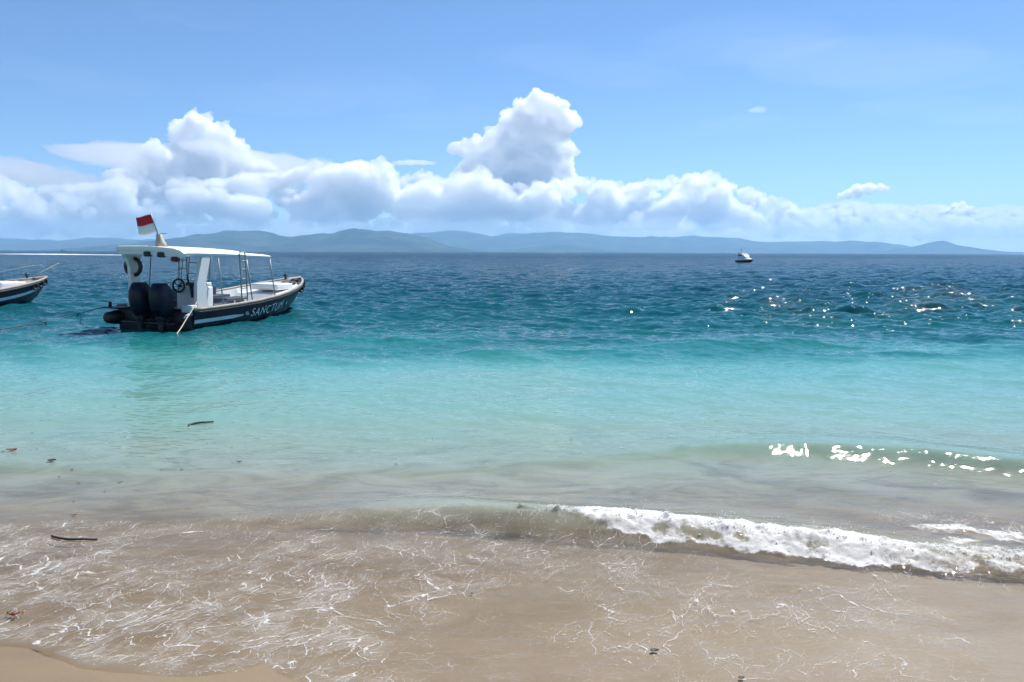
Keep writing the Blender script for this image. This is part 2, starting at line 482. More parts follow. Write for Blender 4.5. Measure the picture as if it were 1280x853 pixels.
def build_sand():
    ys = np.concatenate([np.arange(-12, 2.5, 0.25), np.arange(2.5, 9, 0.03), np.geomspace(9, 12800, 90)])
    nc = 260
    tt = np.linspace(-1, 1, nc)
    X = tt[None, :] * (np.maximum(ys, 2.5)[:, None] * 1.05 + 9.0)
    Y = np.repeat(ys[:, None], nc, 1)
    Z = sand_z(X, Y)
    return mesh_np("sand", np.stack([X, Y, Z], -1).reshape(-1, 3), grid_faces(len(ys), nc))

tag(link_mesh("beach_sand", build_sand(), sand_material()), "wet beige sand sloping under the shallow water", kind="structure")
water = tag(link_mesh("sea", build_water(), water_material()), "turquoise to deep blue sea with small waves running up the beach", kind="structure")

# ================================================================== HILLS ACROSS THE STRAIT
def hill_material(name, col):
    t = NT(name)
    b = t.n("BsdfDiffuse")
    n = t.noise(t.pos(), 0.004, 6, 0.65).outputs[0]
    t.set(b.inputs[0], t.mixc(t.step(n, 0.4, 0.65), c4(col), c4((col[0] * 5.0, col[1] * 3.6, col[2] * 2.0))))
    return t.finish(b.outputs[0])

def build_hills(name, dist, profile, depth, seed, mat):
    """terrain whose ridge line passes through the measured skyline, with spurs and gullies"""
    P = [at_y(px, py, dist) for px, py in profile]
    xs0 = np.array([p.x for p in P]); zs0 = np.array([max(p.z, 0.0) for p in P])
    xs = np.linspace(xs0[0], xs0[-1], 420)
    v = np.linspace(-1, 1, 46)
    ridge = np.interp(xs, xs0, zs0)
    k = np.hanning(9); k /= k.sum(); ridge = ridge * (1 + 0.34 * (fbm(xs / 330 + seed, xs * 0 + seed, 5, 0.6) - 0.5))
    ridge = np.convolve(np.pad(ridge, 4, mode='edge'), k, 'valid')
    X = np.repeat(xs[None, :], 46, 0); V = np.repeat(v[:, None], 420, 1)
    gully = fbm(X / 420 + seed, V * 2.2 + seed, 5)
    wander = (fbm(X / 900 + seed * 2, X * 0 + 3, 3) - 0.5) * 0.5
    shape = np.clip(1 - np.abs(V - wander * (1 - V ** 2)) ** 1.15, 0, 1)
    Z = ridge[None, :] * np.clip(shape * (0.72 + 0.56 * gully), 0, 1.04) - 3.0 * (np.abs(V) > 0.97)
    small = (fbm(X / 90 + seed, V * 9, 4) - 0.5) * 24 * shape * np.clip(ridge[None, :] / 120, 0, 1)
    Z = Z + small
    Y = dist + V * depth
    me = mesh_np(name, np.stack([X, Y, Z], -1).reshape(-1, 3), grid_faces(46, 420))
    return tag(link_mesh(name, me, mat), kind="structure")

hm = hill_material("forested_hillside", (0.012, 0.022, 0.018))
o = build_hills("hills", 6600, [(120, 315), (160, 306), (200, 301), (240, 292), (275, 289), (300, 287), (330, 288), (350, 294), (375, 297), (405, 294), (430, 291), (445, 285), (470, 283), (492, 284), (510, 290), (535, 299), (560, 308), (590, 313), (620, 316)], 1100, 3.0, hm)
o["label"] = "dark blue forested hills behind the white boat"
o = build_hills("hills", 9800, [(-200, 297), (-60, 298), (40, 300), (120, 297), (200, 300), (300, 296), (420, 298), (520, 289), (600, 291), (680, 292), (760, 294), (830, 296), (900, 297), (925, 300), (945, 303), (990, 303), (1020, 301), (1060, 302), (1090, 303), (1115, 308), (1150, 312), (1200, 313), (1260, 315), (1330, 316)], 1500, 8.0, hm)
o["label"] = "long pale hazy ridge along the far shore"
o = build_hills("hills", 8300, [(1095, 317), (1120, 311), (1140, 307), (1155, 303), (1170, 301), (1185, 304), (1200, 308), (1225, 311), (1262, 315), (1290, 317)], 500, 5.0, hm)
o["label"] = "small rounded hill low on the horizon at the right"
o = build_hills("hills", 7600, [(560, 317), (600, 316), (650, 311), (690, 306), (715, 306), (740, 311), (775, 314), (820, 316), (850, 317)], 500, 6.0, hm)
o["label"] = "faint low foothill in front of the long ridge"

# ================================================================== HAZE
def box_mesh(x0, x1, y0, y1, z0, z1, name="box"):
    v = np.array([(x, y, z) for x in (x0, x1) for y in (y0, y1) for z in (z0, z1)])
    f = np.array([(0, 1, 3, 2), (4, 6, 7, 5), (0, 4, 5, 1), (2, 3, 7, 6), (0, 2, 6, 4), (1, 5, 7, 3)])
    return mesh_np(name, v, f, smooth=False)
t = NT("sea_air")
pv = t.n("VolumePrincipled")
pv.inputs["Color"].default_value = (0.38, 0.68, 1.0, 1)
pv.inputs["Density"].default_value = 0.00011
pv.inputs["Anisotropy"].default_value = 0.2
t.finish(None, pv.outputs[0])
haze = link_mesh("haze", box_mesh(-14500, 14500, -30, 13200, -17.5, 420), t.m)
tag(haze, "pale sea haze fading the far hills", kind="stuff")
# ================================================================== CLOUDS
def ico(sub):
    bm = bmesh.new(); bmesh.ops.create_icosphere(bm, subdivisions=sub, radius=1.0)
    bm.verts.ensure_lookup_table()
    v = np.array([x.co[:] for x in bm.verts]); f = np.array([[a.index for a in p.verts] for p in bm.faces])
    bm.free(); return v, f
ICO1, ICO2, ICO3 = ico(1), ico(2), ico(3)

def spheres_mesh(name, cs, rs, tmpl, squash=None):
    v, f = tmpl
    n = len(cs)
    sc = np.asarray(rs)[:, None, None] * (np.ones((1, 1, 3)) if squash is None else np.asarray(squash)[:, None, :])
    V = (v[None] * sc + np.asarray(cs)[:, None, :]).reshape(-1, 3)
    F = (f[None] + (np.arange(n) * len(v))[:, None, None]).reshape(-1, 3)
    return mesh_np(name, V, F)

def cloud_material(name, density, aniso=0.62):
    t = NT(name)
    v = t.n("VolumePrincipled")
    v.inputs["Color"].default_value = (0.995, 0.997, 1.0, 1)
    v.inputs["Density"].default_value = density
    v.inputs["Anisotropy"].default_value = aniso
    return t.finish(None, v.outputs[0])

def cloud(name, blobs, dist, mat, voxel, levels=2, kids=9, thick=1.0, seed=1, rough=0.0, squash_z=1.0, fringe=False):
    """puffs on puffs (each bulge carries smaller bulges), fused to one skin"""
    rng = np.random.default_rng(seed)
    k = dist / F_PX
    C, Rr, lev = [], [], []
    for b in blobs:
        px, py, r = b[:3]
        dz = b[3] if len(b) > 3 else 0.0
        p = at_y(px, py, dist + dz * k)
        C.append(np.array(p)); Rr.append(r * k)
    allC, allR = list(C), list(Rr)
    cur = list(zip(C, Rr))
    for L in range(levels):
        nxt = []
        for c, r in cur:
            for _ in range(kids):
                d = rng.normal(size=3); d[2] = abs(d[2]) * 1.0 - 0.35; d[1] -= 0.45
                d /= np.linalg.norm(d)
                rr = r * rng.uniform(0.22, 0.50)
                cc = c + d * np.array([1, thick, squash_z]) * (r * rng.uniform(0.78, 1.0))
                nxt.append((cc, rr))
        allC += [a for a, _ in nxt]; allR += [b for _, b in nxt]
        cur = nxt
    allC, allR = np.array(allC), np.array(allR)
    body = cloud_skin(name, allC, allR, mat, voxel, thick, squash_z, rough)
    if fringe:                     # ragged thin vapour that feathers the outline
        sel = rng.random(len(allR)) < 0.8
        fr = cloud_skin("vapour_fringe", allC[sel] + rng.normal(size=(sel.sum(), 3)) * (allR[sel] * 0.22)[:, None], allR[sel] * 1.16, FR, voxel * 1.15, thick, squash_z, rough * 2.0)
        fr.parent = body; fr.matrix_parent_inverse = Matrix.Translation(body.location).inverted()
    return body

def cloud_skin(name, allC, allR, mat, voxel, thick, squash_z, rough):
    keep = allR > voxel * 0.8
    sq = np.tile([1, thick, squash_z], (keep.sum(), 1))
    me = spheres_mesh(name, allC[keep], allR[keep], ICO2, sq)
    org = allC.mean(0); org[2] = allC[:, 2].min()
    co = np.empty(len(me.vertices) * 3, np.float32); me.vertices.foreach_get("co", co)
    me.vertices.foreach_set("co", (co.reshape(-1, 3) - org).ravel().astype(np.float32))
    o = link_mesh(name, me, mat); o.location = org
    m = o.modifiers.new("fuse", 'REMESH'); m.mode = 'VOXEL'; m.voxel_size = voxel; m.use_smooth_shade = True
    if rough:
        for q, (sc, st) in enumerate(((9, 1.4), (4.2, 1.1), (2.2, 0.6))):
            tx = bpy.data.textures.new(name, 'CLOUDS'); tx.noise_scale = voxel * sc; tx.noise_depth = 2; tx.noise_type = 'HARD_NOISE'
            dm = o.modifiers.new("billow", 'DISPLACE'); dm.texture = tx; dm.strength = rough * st; dm.texture_coords = 'LOCAL'; dm.mid_level = 0.4
    dg = bpy.context.evaluated_depsgraph_get()
    ev = bpy.data.meshes.new_from_object(o.evaluated_get(dg))
    o.modifiers.clear(); old = o.data; o.data = ev; bpy.data.meshes.remove(old)
    if not ev.materials: ev.materials.append(mat)
    return o

CM = cloud_material("cumulus_vapour", 0.018)
CB = cloud_material("cloud_bank_vapour", 0.013)
CV = cloud_material("thin_veil_vapour", 0.0010)
FR = cloud_material("fringe_vapour", 0.0011)

tower = [(673, 127, 15), (658, 143, 18), (690, 146, 20), (706, 155, 16), (640, 160, 20), (668, 165, 30), (618, 177, 16), (596, 184, 13), (578, 186, 11), (566, 186, 9),
         (640, 195, 34), (680, 195, 32), (700, 190, 16), (704, 212, 14), (610, 205, 22), (660, 222, 40), (620, 228, 30), (700, 230, 22), (590, 215, 20)]
tag(cloud("cumulus_cloud", tower, 18500, CM, 24, 3, 11, 0.45, 4, 40), "tall towering white cumulus cloud rising above the middle of the bank", "cloud")
left = [(245, 168, 26), (262, 178, 26), (228, 172, 17), (285, 190, 20), (180, 208, 16), (195, 196, 18), (170, 220, 14), (205, 215, 24), (250, 205, 34), (300, 208, 22), (150, 228, 18), (230, 235, 26), (330, 215, 16)]
tag(cloud("cumulus_cloud", left, 18500, CM, 24, 3, 11, 0.45, 5, 40), "broad white cumulus cloud with a rounded dome above the covered boat", "cloud")

# the long bank: heads along the skyline of the clouds and a lower row in front of them
prof_x = [-60, 0, 40, 100, 160, 230, 300, 350, 400, 430, 470, 530, 600, 660, 720, 760, 800, 850, 885, 910, 940, 970, 1010, 1060, 1110, 1150, 1200, 1250, 1340]
prof_y = [205, 215, 232, 228, 226, 222, 218, 212, 200, 210, 216, 214, 222, 224, 218, 224, 226, 218, 212, 222, 236, 244, 252, 256, 256, 262, 256, 264, 266]
rng = np.random.default_rng(21)
bank = []
for px in np.arange(-60, 1340, 11.0):
    top = np.interp(px, prof_x, prof_y)
    r = rng.lognormal(2.35, 0.42) * np.clip((292 - top) / 55, 0.45, 1)
    bank.append((px + rng.uniform(-4, 4), top + r + rng.uniform(0, 5), r, rng.uniform(10, 30)))
    for q in range(2):
        r = rng.lognormal(2.3, 0.45) * np.clip((292 - top) / 55, 0.45, 1)
        y = top + (292 - top) * rng.uniform(0.3, 0.8)
        bank.append((px + rng.uniform(-6, 6), y, r, rng.uniform(-25, 10)))
for px in np.arange(-60, 1340, 7.0):
    bank.append((px + rng.uniform(-6, 6), 278 + rng.uniform(-7, 5) + 3 * (px > 980), rng.uniform(3.5, 9), rng.uniform(-30, 5)))
    bank.append((px + rng.uniform(-6, 6), 289 + rng.uniform(-3, 3) + 4 * (px > 980), rng.uniform(6, 10), rng.uniform(-5, 20)))
b = cloud("cloud_bank", bank, 17000, CB, 25, 2, 16, 0.45, 6, 42)
tag(b, "long bank of white cumulus heads above the hills", kind="stuff")
tag(cloud("cumulus_cloud", [(1060, 243, 7), (1072, 239, 9), (1086, 236, 8), (1100, 235, 6), (1110, 236, 4), (1050, 246, 5)], 17500, CM, 30, 2, 9, 0.8, 8, 20), "small bright cumulus cloud standing apart above the right end of the bank", "cloud")
tag(cloud("cumulus_cloud", [(1195, 262, 7), (1203, 258, 6), (1212, 264, 7), (1180, 268, 6)], 17500, CM, 30, 2, 9, 0.8, 9, 20), "faint little cumulus puff above the small hill at the right", "cloud")

# thin veils: flat lens-shaped layers and an anvil of ice cloud beside the left cumulus
def veil(name, blobs, dist, mat, voxel, seed, rough=60):
    return cloud(name, blobs, dist, mat, voxel, 1, 5, 1.6, seed, rough, 0.30)
tag(veil("veil_cloud", [(150, 196, 50), (105, 192, 36), (200, 200, 60), (300, 205, 60), (350, 210, 50), (400, 214, 40), (240, 196, 50)], 19500, CV, 60, 3), "smooth thin veil of cloud spreading either side of the rounded dome", "cloud")
tag(veil("veil_cloud", [(-20, 212, 50), (30, 216, 50), (80, 226, 45), (10, 204, 30)], 19500, CV, 60, 4), "pale flat veil of cloud at the left edge of the sky", "cloud")
tag(cloud("lens_cloud", [(500, 204, 9), (513, 203.5, 11), (528, 203.5, 10), (538, 204, 7)], 18000, cloud_material("lens_vapour", 0.0035), 26, 1, 6, 1.5, 5, 10, 0.30), "small flat lens shaped cloud left of the tall tower", "cloud")
tag(cloud("wisp_cloud", [(940, 138, 6), (946, 137.5, 8), (952, 138.5, 6)], 16000, cloud_material("wisp_vapour", 0.0010), 24, 1, 6, 1.5, 6, 14, 0.42), "single tiny wisp of cloud high in the clear blue sky", "cloud")

# ================================================================== SPRAY OF THE BREAKER
t = NT("foam_drops")
b_ = t.n("BsdfPrincipled"); b_.inputs["Base Color"].default_value = (0.93, 0.94, 0.94, 1)
b_.inputs["Roughness"].default_value = 0.6; b_.inputs["Subsurface Weight"].default_value = 1.0
b_.inputs["Subsurface Radius"].default_value = (1, 1, 1); b_.inputs["Subsurface Scale"].default_value = 0.012
FOAM = t.finish(b_.outputs[0])
tag(link_mesh("breaker_foam", build_spray(), FOAM), "white foam drops and clots along the breaking wave", kind="stuff")

low = [(x + rng.uniform(-12, 12), 288 + rng.uniform(-5, 4), 20 + rng.uniform(-4, 8)) for x in range(-120, 1400, 20)]
tag(cloud("cloud_bank", low, 15300, cloud_material("rain_haze_vapour", 0.0010), 70, 1, 4, 0.9, 12, 60, 0.6), "pale blue grey murk under the bases of the cloud bank", kind="stuff")

tag(veil("veil_cloud", [(960, 262, 20), (1000, 266, 26), (1050, 262, 34), (1100, 264, 34), (1150, 266, 34), (1200, 268, 34), (1250, 268, 34), (1310, 268, 34)], 20500, CV, 60, 15), "pale flat veil of cloud low over the right end of the hills", "cloud")
# faint streaks of ice cloud high overhead
CI = cloud_material("ice_streak_vapour", 0.000022)
def streaks(cs, seed):
    pts, rs, sq = [], [], []
    rg = np.random.default_rng(seed)
    for px, py, half, slope in cs:
        c = np.array(at_y(px, py, 24000)); k = 24000 / F_PX
        for j in range(7):
            o = rg.uniform(-1, 1)
            pts.append(c + np.array([o * half * 0.6 * k, rg.normal() * 500, -o * half * 0.6 * k * slope + rg.normal() * 4 * k]))
            rs.append(half * k * rg.uniform(0.35, 0.7)); sq.append((1, 0.9, rg.uniform(0.05, 0.12)))
    me = spheres_mesh("cirrus", np.array(pts), np.array(rs), ICO3, np.array(sq))
    co = np.empty(len(me.vertices) * 3, np.float32); me.vertices.foreach_get("co", co); co = co.reshape(-1, 3)
    co[:, 2] += (fbm(co[:, 0] / 900, co[:, 1] / 900, 3) - 0.5) * 260
    me.vertices.foreach_set("co", co.ravel())
    m_ = None
    o = link_mesh("cirrus_streaks", me, CI)
    rm = o.modifiers.new("fuse", 'REMESH'); rm.mode = 'VOXEL'; rm.voxel_size = 70; rm.use_smooth_shade = True
    ev = bpy.data.meshes.new_from_object(o.evaluated_get(bpy.context.evaluated_depsgraph_get()))
    o.modifiers.clear(); old = o.data; o.data = ev; bpy.data.meshes.remove(old)
    if not ev.materials: ev.materials.append(CI)
    return o
tag(streaks([(230, 22, 70, 0.1), (90, 100, 110, 0.15), (420, 112, 150, -0.12), (720, 78, 120, 0.1), (1050, 78, 200, 0.2), (930, 155, 70, -0.25), (1180, 140, 120, 0.1), (560, 150, 90, 0.0)], 3), "faint high streaks of ice cloud across the blue sky", kind="stuff")
# ================================================================== BOATS
class MB:
    """collects shapes into one mesh"""
    def __init__(s): s.v, s.f, s.sm = [], [], []
    def add(s, verts, faces, smooth=False, M=None):
        n = len(s.v)
        for p in verts:
            p = Vector(p); s.v.append(tuple(M @ p if M is not None else p))
        for f in faces:
            s.f.append([i + n for i in f]); s.sm.append(smooth)
        return s
    def box(s, c, size, bevel=0.0, M=None, rot=None):
        bm = bmesh.new(); bmesh.ops.create_cube(bm, size=1.0)
        for v in bm.verts: v.co = Vector((v.co.x * size[0], v.co.y * size[1], v.co.z * size[2]))
        if bevel: bmesh.ops.bevel(bm, geom=bm.edges[:], offset=bevel, segments=2, profile=0.6, affect='EDGES')
        m = Matrix.Translation(c)
        if rot is not None: m = m @ Euler(rot).to_matrix().to_4x4()
        if M is not None: m = M @ m
        bm.verts.index_update()
        s.add([v.co for v in bm.verts], [[v.index for v in f.verts] for f in bm.faces], bool(bevel), m); bm.free(); return s
    def tube(s, pts, r, n=8, M=None, caps=True):
        pts = [Vector(p) for p in pts]; k = len(pts)
        rs = r if isinstance(r, (list, tuple)) else [r] * k
        V, F = [], []
        up = Vector((0, 0, 1))
        for i, p in enumerate(pts):
            t_ = (pts[min(i + 1, k - 1)] - pts[max(i - 1, 0)]).normalized()
            a = t_.cross(up if abs(t_.z) < 0.95 else Vector((1, 0, 0))).normalized(); b_ = t_.cross(a)
            for j in range(n):
                q = 2 * math.pi * j / n
                V.append(p + (a * math.cos(q) + b_ * math.sin(q)) * rs[i])
        for i in range(k - 1):
            for j in range(n):
                F.append([i * n + j, i * n + (j + 1) % n, (i + 1) * n + (j + 1) % n, (i + 1) * n + j])
        if caps: F += [list(range(n))[::-1], list(range((k - 1) * n, k * n))]
        return s.add(V, F, True, M)
    def torus(s, c, R0, r, axis='X', n=24, m=8, M=None):
        V, F = [], []
        for i in range(n):
            a = 2 * math.pi * i / n
            for j in range(m):
                b_ = 2 * math.pi * j / m
                rad = R0 + r * math.cos(b_)
                p = (r * math.sin(b_), rad * math.cos(a), rad * math.sin(a))
                if axis == 'Z': p = (p[1], p[2], p[0])
                if axis == 'Y': p = (p[1], p[0], p[2])
                V.append(Vector(c) + Vector(p))
        for i in range(n):
            for j in range(m):
                F.append([i * m + j, ((i + 1) % n) * m + j, ((i + 1) % n) * m + (j + 1) % m, i * m + (j + 1) % m])
        return s.add(V, F, True, M)
    def loft(s, rings, closed=True, caps=True, smooth=True, M=None):
        n = len(rings[0]); V = [p for r_ in rings for p in r_]; F = []
        for i in range(len(rings) - 1):
            for j in range(n if closed else n - 1):
                F.append([i * n + j, i * n + (j + 1) % n, (i + 1) * n + (j + 1) % n, (i + 1) * n + j])
        if caps: F += [list(range(n))[::-1], list(range((len(rings) - 1) * n, len(rings) * n))]
        return s.add(V, F, smooth, M)
    def plate(s, outline, y0, y1, M=None):
        """outline in (x, z) extruded across y"""
        n = len(outline)
        V = [(x, y0, z) for x, z in outline] + [(x, y1, z) for x, z in outline]
        F = [list(range(n)), list(range(n, 2 * n))[::-1]] + [[i, n + i, n + (i + 1) % n, (i + 1) % n] for i in range(n)]
        return s.add(V, F, False, M)
    def build(s, name, mat, parent=None, fix=True):
        me = bpy.data.meshes.new(name); me.from_pydata(s.v, [], s.f)
        for p, q in zip(me.polygons, s.sm): p.use_smooth = q
        if fix:
            bm = bmesh.new(); bm.from_mesh(me); bmesh.ops.recalc_face_normals(bm, faces=bm.faces[:]); bm.to_mesh(me); bm.free()
        me.update()
        return link_mesh(name, me, mat, parent)

NAVY = paint("navy_gelcoat", (0.0025, 0.004, 0.020), 0.30, wear=0.10, scale=2.5, dirt=(0.03, 0.035, 0.06), spec=0.22)
WHITE = paint("white_gelcoat", (0.74, 0.76, 0.76), 0.38, wear=0.22, scale=2.0, dirt=(0.45, 0.43, 0.38))
ROOFW = paint("white_roof_paint", (0.82, 0.83, 0.80), 0.45, wear=0.15, scale=1.5, dirt=(0.55, 0.52, 0.45))
STRIPE = paint("stripe_paint", (0.66, 0.74, 0.80), 0.4, wear=0.3, scale=5)
RAIL = paint("worn_rub_rail", (0.33, 0.29, 0.25), 0.6, wear=0.6, scale=5, dirt=(0.10, 0.09, 0.08))
STEEL = paint("dull_steel_tube", (0.25, 0.29, 0.30), 0.4, 0.3, wear=0.3)
BLACK = paint("black_plastic", (0.008, 0.008, 0.012), 0.45, wear=0.3, scale=9, dirt=(0.05, 0.05, 0.06))
COWL = paint("outboard_cowl", (0.002, 0.003, 0.016), 0.34, wear=0.1, scale=4, dirt=(0.02, 0.02, 0.04), spec=0.3)
VINYL = paint("dark_blue_vinyl", (0.015, 0.025, 0.055), 0.5, wear=0.3, scale=6, dirt=(0.06, 0.07, 0.08))
ROPE = paint("sun_bleached_rope", (0.55, 0.50, 0.38), 0.9, wear=0.5, scale=30, bump=0.6)
DARKROPE = paint("wet_dark_rope", (0.03, 0.04, 0.045), 0.8, wear=0.3, scale=30)
RED = paint("red_cloth", (0.50, 0.015, 0.025), 0.8, wear=0.1)
CLOTHW = paint("white_cloth", (0.80, 0.80, 0.80), 0.85, wear=0.1, dirt=(0.5, 0.5, 0.5))
MAROON = paint("maroon_bag", (0.13, 0.01, 0.03), 0.8, wear=0.3)
CONE = paint("weathered_mast_step", (0.50, 0.45, 0.36), 0.6, wear=0.5)
GLASS = paint("dark_window", (0.02, 0.03, 0.04), 0.12, wear=0.1)

# hull lines of the open wooden boat: x from the transom forward
HX = [0.0, 1.0, 2.0, 3.2, 4.4, 5.4, 6.3, 7.0, 7.6, 8.05, 8.35, 8.5]
HB = [1.27, 1.33, 1.37, 1.39, 1.34, 1.23, 1.06, 0.86, 0.62, 0.40, 0.20, 0.06]     # half beam at the gunwale
HZ = [0.64, 0.65, 0.67, 0.71, 0.78, 0.86, 0.95, 1.03, 1.10, 1.16, 1.20, 1.21]     # sheer
HC = [1.10, 1.14, 1.16, 1.14, 1.02, 0.84, 0.62, 0.40, 0.20, 0.09, 0.04, 0.02]     # half beam at the chine
HCZ = [-0.06, -0.06, -0.06, -0.05, -0.02, 0.03, 0.10, 0.19, 0.34, 0.58, 0.82, 1.00]
HK = [-0.36, -0.37, -0.38, -0.38, -0.36, -0.32, -0.24, -0.12, 0.08, 0.42, 0.74, 0.97]
def hull_at(x):
    f = lambda a: float(np.interp(x, HX, a))
    return f(HB), f(HZ), f(HC), f(HCZ), f(HK)
XS = np.concatenate([np.linspace(0, 7.6, 30), np.linspace(7.7, 8.5, 14)])
def side_pt(x, q, out=0.0):
    """point on the starboard topside: q = 0 at the chine, 1 at the gunwale"""
    b_, z, c, cz, k = hull_at(x)
    y = c + (b_ - c) * (q ** 0.8) + 0.03 * math.sin(q * math.pi) + out
    return Vector((x, -y, cz + (z - cz) * q))

def hull_mesh(mb):
    rings = []
    for x in XS:
        b_, z, c, cz, k = hull_at(x)
        half = [(x, 0, k), (x, -c * 0.55, k + (cz - k) * 0.42)]
        half += [side_pt(x, q) for q in np.linspace(0, 1, 7)]
        full = [Vector(p) for p in half[::-1]] + [Vector((p[0], -p[1], p[2])) for p in half[1:]]
        rings.append(full)              # open at the top: gunwale, keel, gunwale
    mb.loft(rings, closed=False, caps=False)
    # transom closes the stern and a cap closes the stem
    n = len(rings[0])
    mb.add(rings[0], [list(range(n))], False); mb.add(rings[-1], [list(range(n))], False)

def inner_mesh(mb, floor=0.46):
    """inside of the boat: coaming, cockpit floor and the raised foredeck"""
    rings = []
    for x in XS:
        if x < 0.10 or x > 8.42: continue
        b_, z, c, cz, k = hull_at(x)
        w = max(b_ - 0.10, 0.02)
        fl = floor if x < 5.55 else (floor + (x - 5.55) / 0.1 * (z - 0.16 - floor) if x < 5.65 else z - 0.16)
        wf = max(w - 0.06, 0.015)
        rings.append([(x, -w, z + 0.004), (x, -wf, fl), (x, 0, fl + 0.015), (x, wf, fl), (x, w, z + 0.004)])
    mb.loft(rings, closed=False, caps=False, smooth=False)
    a = rings[0]; mb.add(a, [[0, 1, 2, 3, 4]], False)

def ring_rail(r, zoff=0.0, out=0.0, squash=1.0):
    pts = []
    for x in XS:
        b_, z, *_ = hull_at(x); pts.append((x, -(b_ + out), z + zoff))
    back = [(p[0], -p[1], p[2]) for p in pts[::-1]]
    return pts + back

def open_boat(label, bow, heading, roll, lettered):
    """open dive boat with a hardtop aft, twin outboards and a raised bow"""
    rz = math.pi / 2 - heading
    f = Vector((math.sin(heading), math.cos(heading), 0))
    stern = Vector(bow) - f * 8.5; stern.z = 0
    root = empty("dive_boat", stern, rz)
    root.rotation_euler = (roll, 0, rz)
    tag(root, label, "boat", "open boats moored off the beach")
    m = MB(); hull_mesh(m); hull = m.build("hull", NAVY, root)
    m = MB(); inner_mesh(m); m.build("deck", WHITE, root)
    m = MB(); m.tube(ring_rail(0.05, 0.01, 0.0), 0.052, 8); m.build("gunwale", RAIL, root)
    # white stripe along the topsides, tapering forward; it wraps low round the quarter
    m = MB()
    for sgn in (1, -1):
        rows = []
        x1 = 2.4 if lettered else 8.2
        for x in np.linspace(0.02, x1, 26):
            w = 0.075 * (1 if not lettered else min(1.0, (2.5 - x) / 0.9 + 0.25))
            qc = 0.50 if lettered else 0.44 + 0.1 * (x / 8.2)
            pts = [side_pt(x, qc - w, 0.006), side_pt(x, qc + w, 0.006), side_pt(x, qc + w, 0.016), side_pt(x, qc - w, 0.016)]
            rows.append([Vector((p.x, p.y * sgn, p.z)) for p in pts])
        m.loft(rows, closed=True, caps=True, smooth=False)
        m.build("stripe", STRIPE, root); m = MB()
    m = MB(); m.tube([(x, -(hull_at(x)[0] + 0.02), hull_at(x)[1] - 0.07) for x in XS[:-2]], 0.03, 8)
    m.tube([(x, hull_at(x)[0] + 0.02, hull_at(x)[1] - 0.07) for x in XS[:-2]], 0.03, 8); m.build("rub_strake", BLACK, root)
    # transom well, quarter pods and bathing step
    m = MB(); m.box((-0.03, 0, 0.28), (0.10, 2.36, 0.56), 0.02); m.box((-0.22, 0, 0.24), (0.36, 1.7, 0.08), 0.02); m.build("transom_bracket", BLACK, root)
    m = MB()
    m.loft([[(x, 1.14 + dx * 0.6 + rr * math.cos(a), 0.33 + rr * 0.95 * math.sin(a)) for a in np.linspace(0, 6.283, 12, endpoint=False)]
            for x, rr, dx in ((-0.46, 0.10, 0.22), (-0.42, 0.17, 0.21), (-0.22, 0.21, 0.13), (0.1, 0.24, 0.05), (0.5, 0.2, 0.0), (0.8, 0.05, 0.0))])
    m.build("quarter_fender", BLACK, root)
    m = MB(); m.box((-0.22, 1.14, 0.62), (0.50, 0.55, 0.045), 0.012); m.tube([(-0.25, 1.32, 0.62), (-0.25, 1.32, 0.78)], 0.045, 8); m.build("swim_step", BLACK, root)
    # outboards
    for y in (0.17, -0.48):
        m = MB()
        prof = [(0.42, 0.17, 0.15), (0.56, 0.25, 0.21), (0.68, 0.30, 0.245), (0.98, 0.32, 0.255), (1.16, 0.305, 0.235), (1.30, 0.25, 0.185), (1.385, 0.19, 0.145), (1.40, 0.15, 0.11)]
        rings = []
        for z, lx, ly in prof:
            cx = -0.38 - (z - 0.9) * 0.10
            rings.append([(cx + lx * np.sign(math.cos(a)) * abs(math.cos(a)) ** 0.55, y + ly * np.sign(math.sin(a)) * abs(math.sin(a)) ** 0.55, z) for a in np.linspace(0, 6.283, 20, endpoint=False)])
        m.loft(rings); eng = m.build("outboard_motor", COWL, root)
        m = MB(); m.box((-0.36, y, 0.44), (0.30, 0.24, 0.22), 0.03); m.box((-0.08, y, 0.50), (0.22, 0.26, 0.34), 0.03)
        m.build("motor_mount", BLACK, eng)
        m = MB(); m.loft([[(-0.40 + a_ * lx, y + b_ * ly, z) for a_, b_ in ((1, 0), (0.5, 1), (-0.5, 1), (-1, 0), (-0.5, -1), (0.5, -1))] for z, lx, ly in ((0.40, 0.17, 0.09), (0.05, 0.15, 0.06), (-0.40, 0.14, 0.05))])
        m.build("motor_leg", BLACK, eng)
        mm = MB()
        mm.loft([[(-0.385 + 0.285 * math.cos(a), y + 0.265 * math.sin(a), z) for a in np.linspace(0, 6.283, 20, endpoint=False)] for z in (0.665, 0.69)])
        mm.build("cowl_band", BLACK, eng)
    # hardtop with its thick aft edge and drooping sides
    def roof_ring(x, wl, zc):
        top = [(1.06, -0.05), (0.96, 0.0), (0.5, 0.02), (0, 0.03), (-0.5, 0.015), (-0.85, -0.005), (-1.10, -0.07), (-1.20, -0.14)]
        if x > 2.6:
            k = min((x - 2.6) / 1.0, 1) * 0.55
            top = [(y, z * (1 - k) - 0.10 * k) for y, z in top]
        up = [(x, y * wl, zc + z) for y, z in top]
        lo = [(x, y * wl * 0.985, zc + z - (0.06 if x > 0.05 else 0.10)) for y, z in top[::-1]]
        return up + lo
    m = MB(); m.loft([roof_ring(x, w, z) for x, w, z in ((-0.30, 0.98, 2.39), (-0.2, 1.0, 2.40), (0.3, 1.0, 2.40), (1.2, 1.0, 2.385), (2.2, 1.0, 2.36), (2.7, 1.0, 2.335), (3.4, 0.99, 2.30), (4.2, 0.97, 2.27), (4.45, 0.95, 2.26))], smooth=False)
    roof = m.build("roof", ROOFW, root)
    # aft fascia closes the roof over the motors
    m = MB()
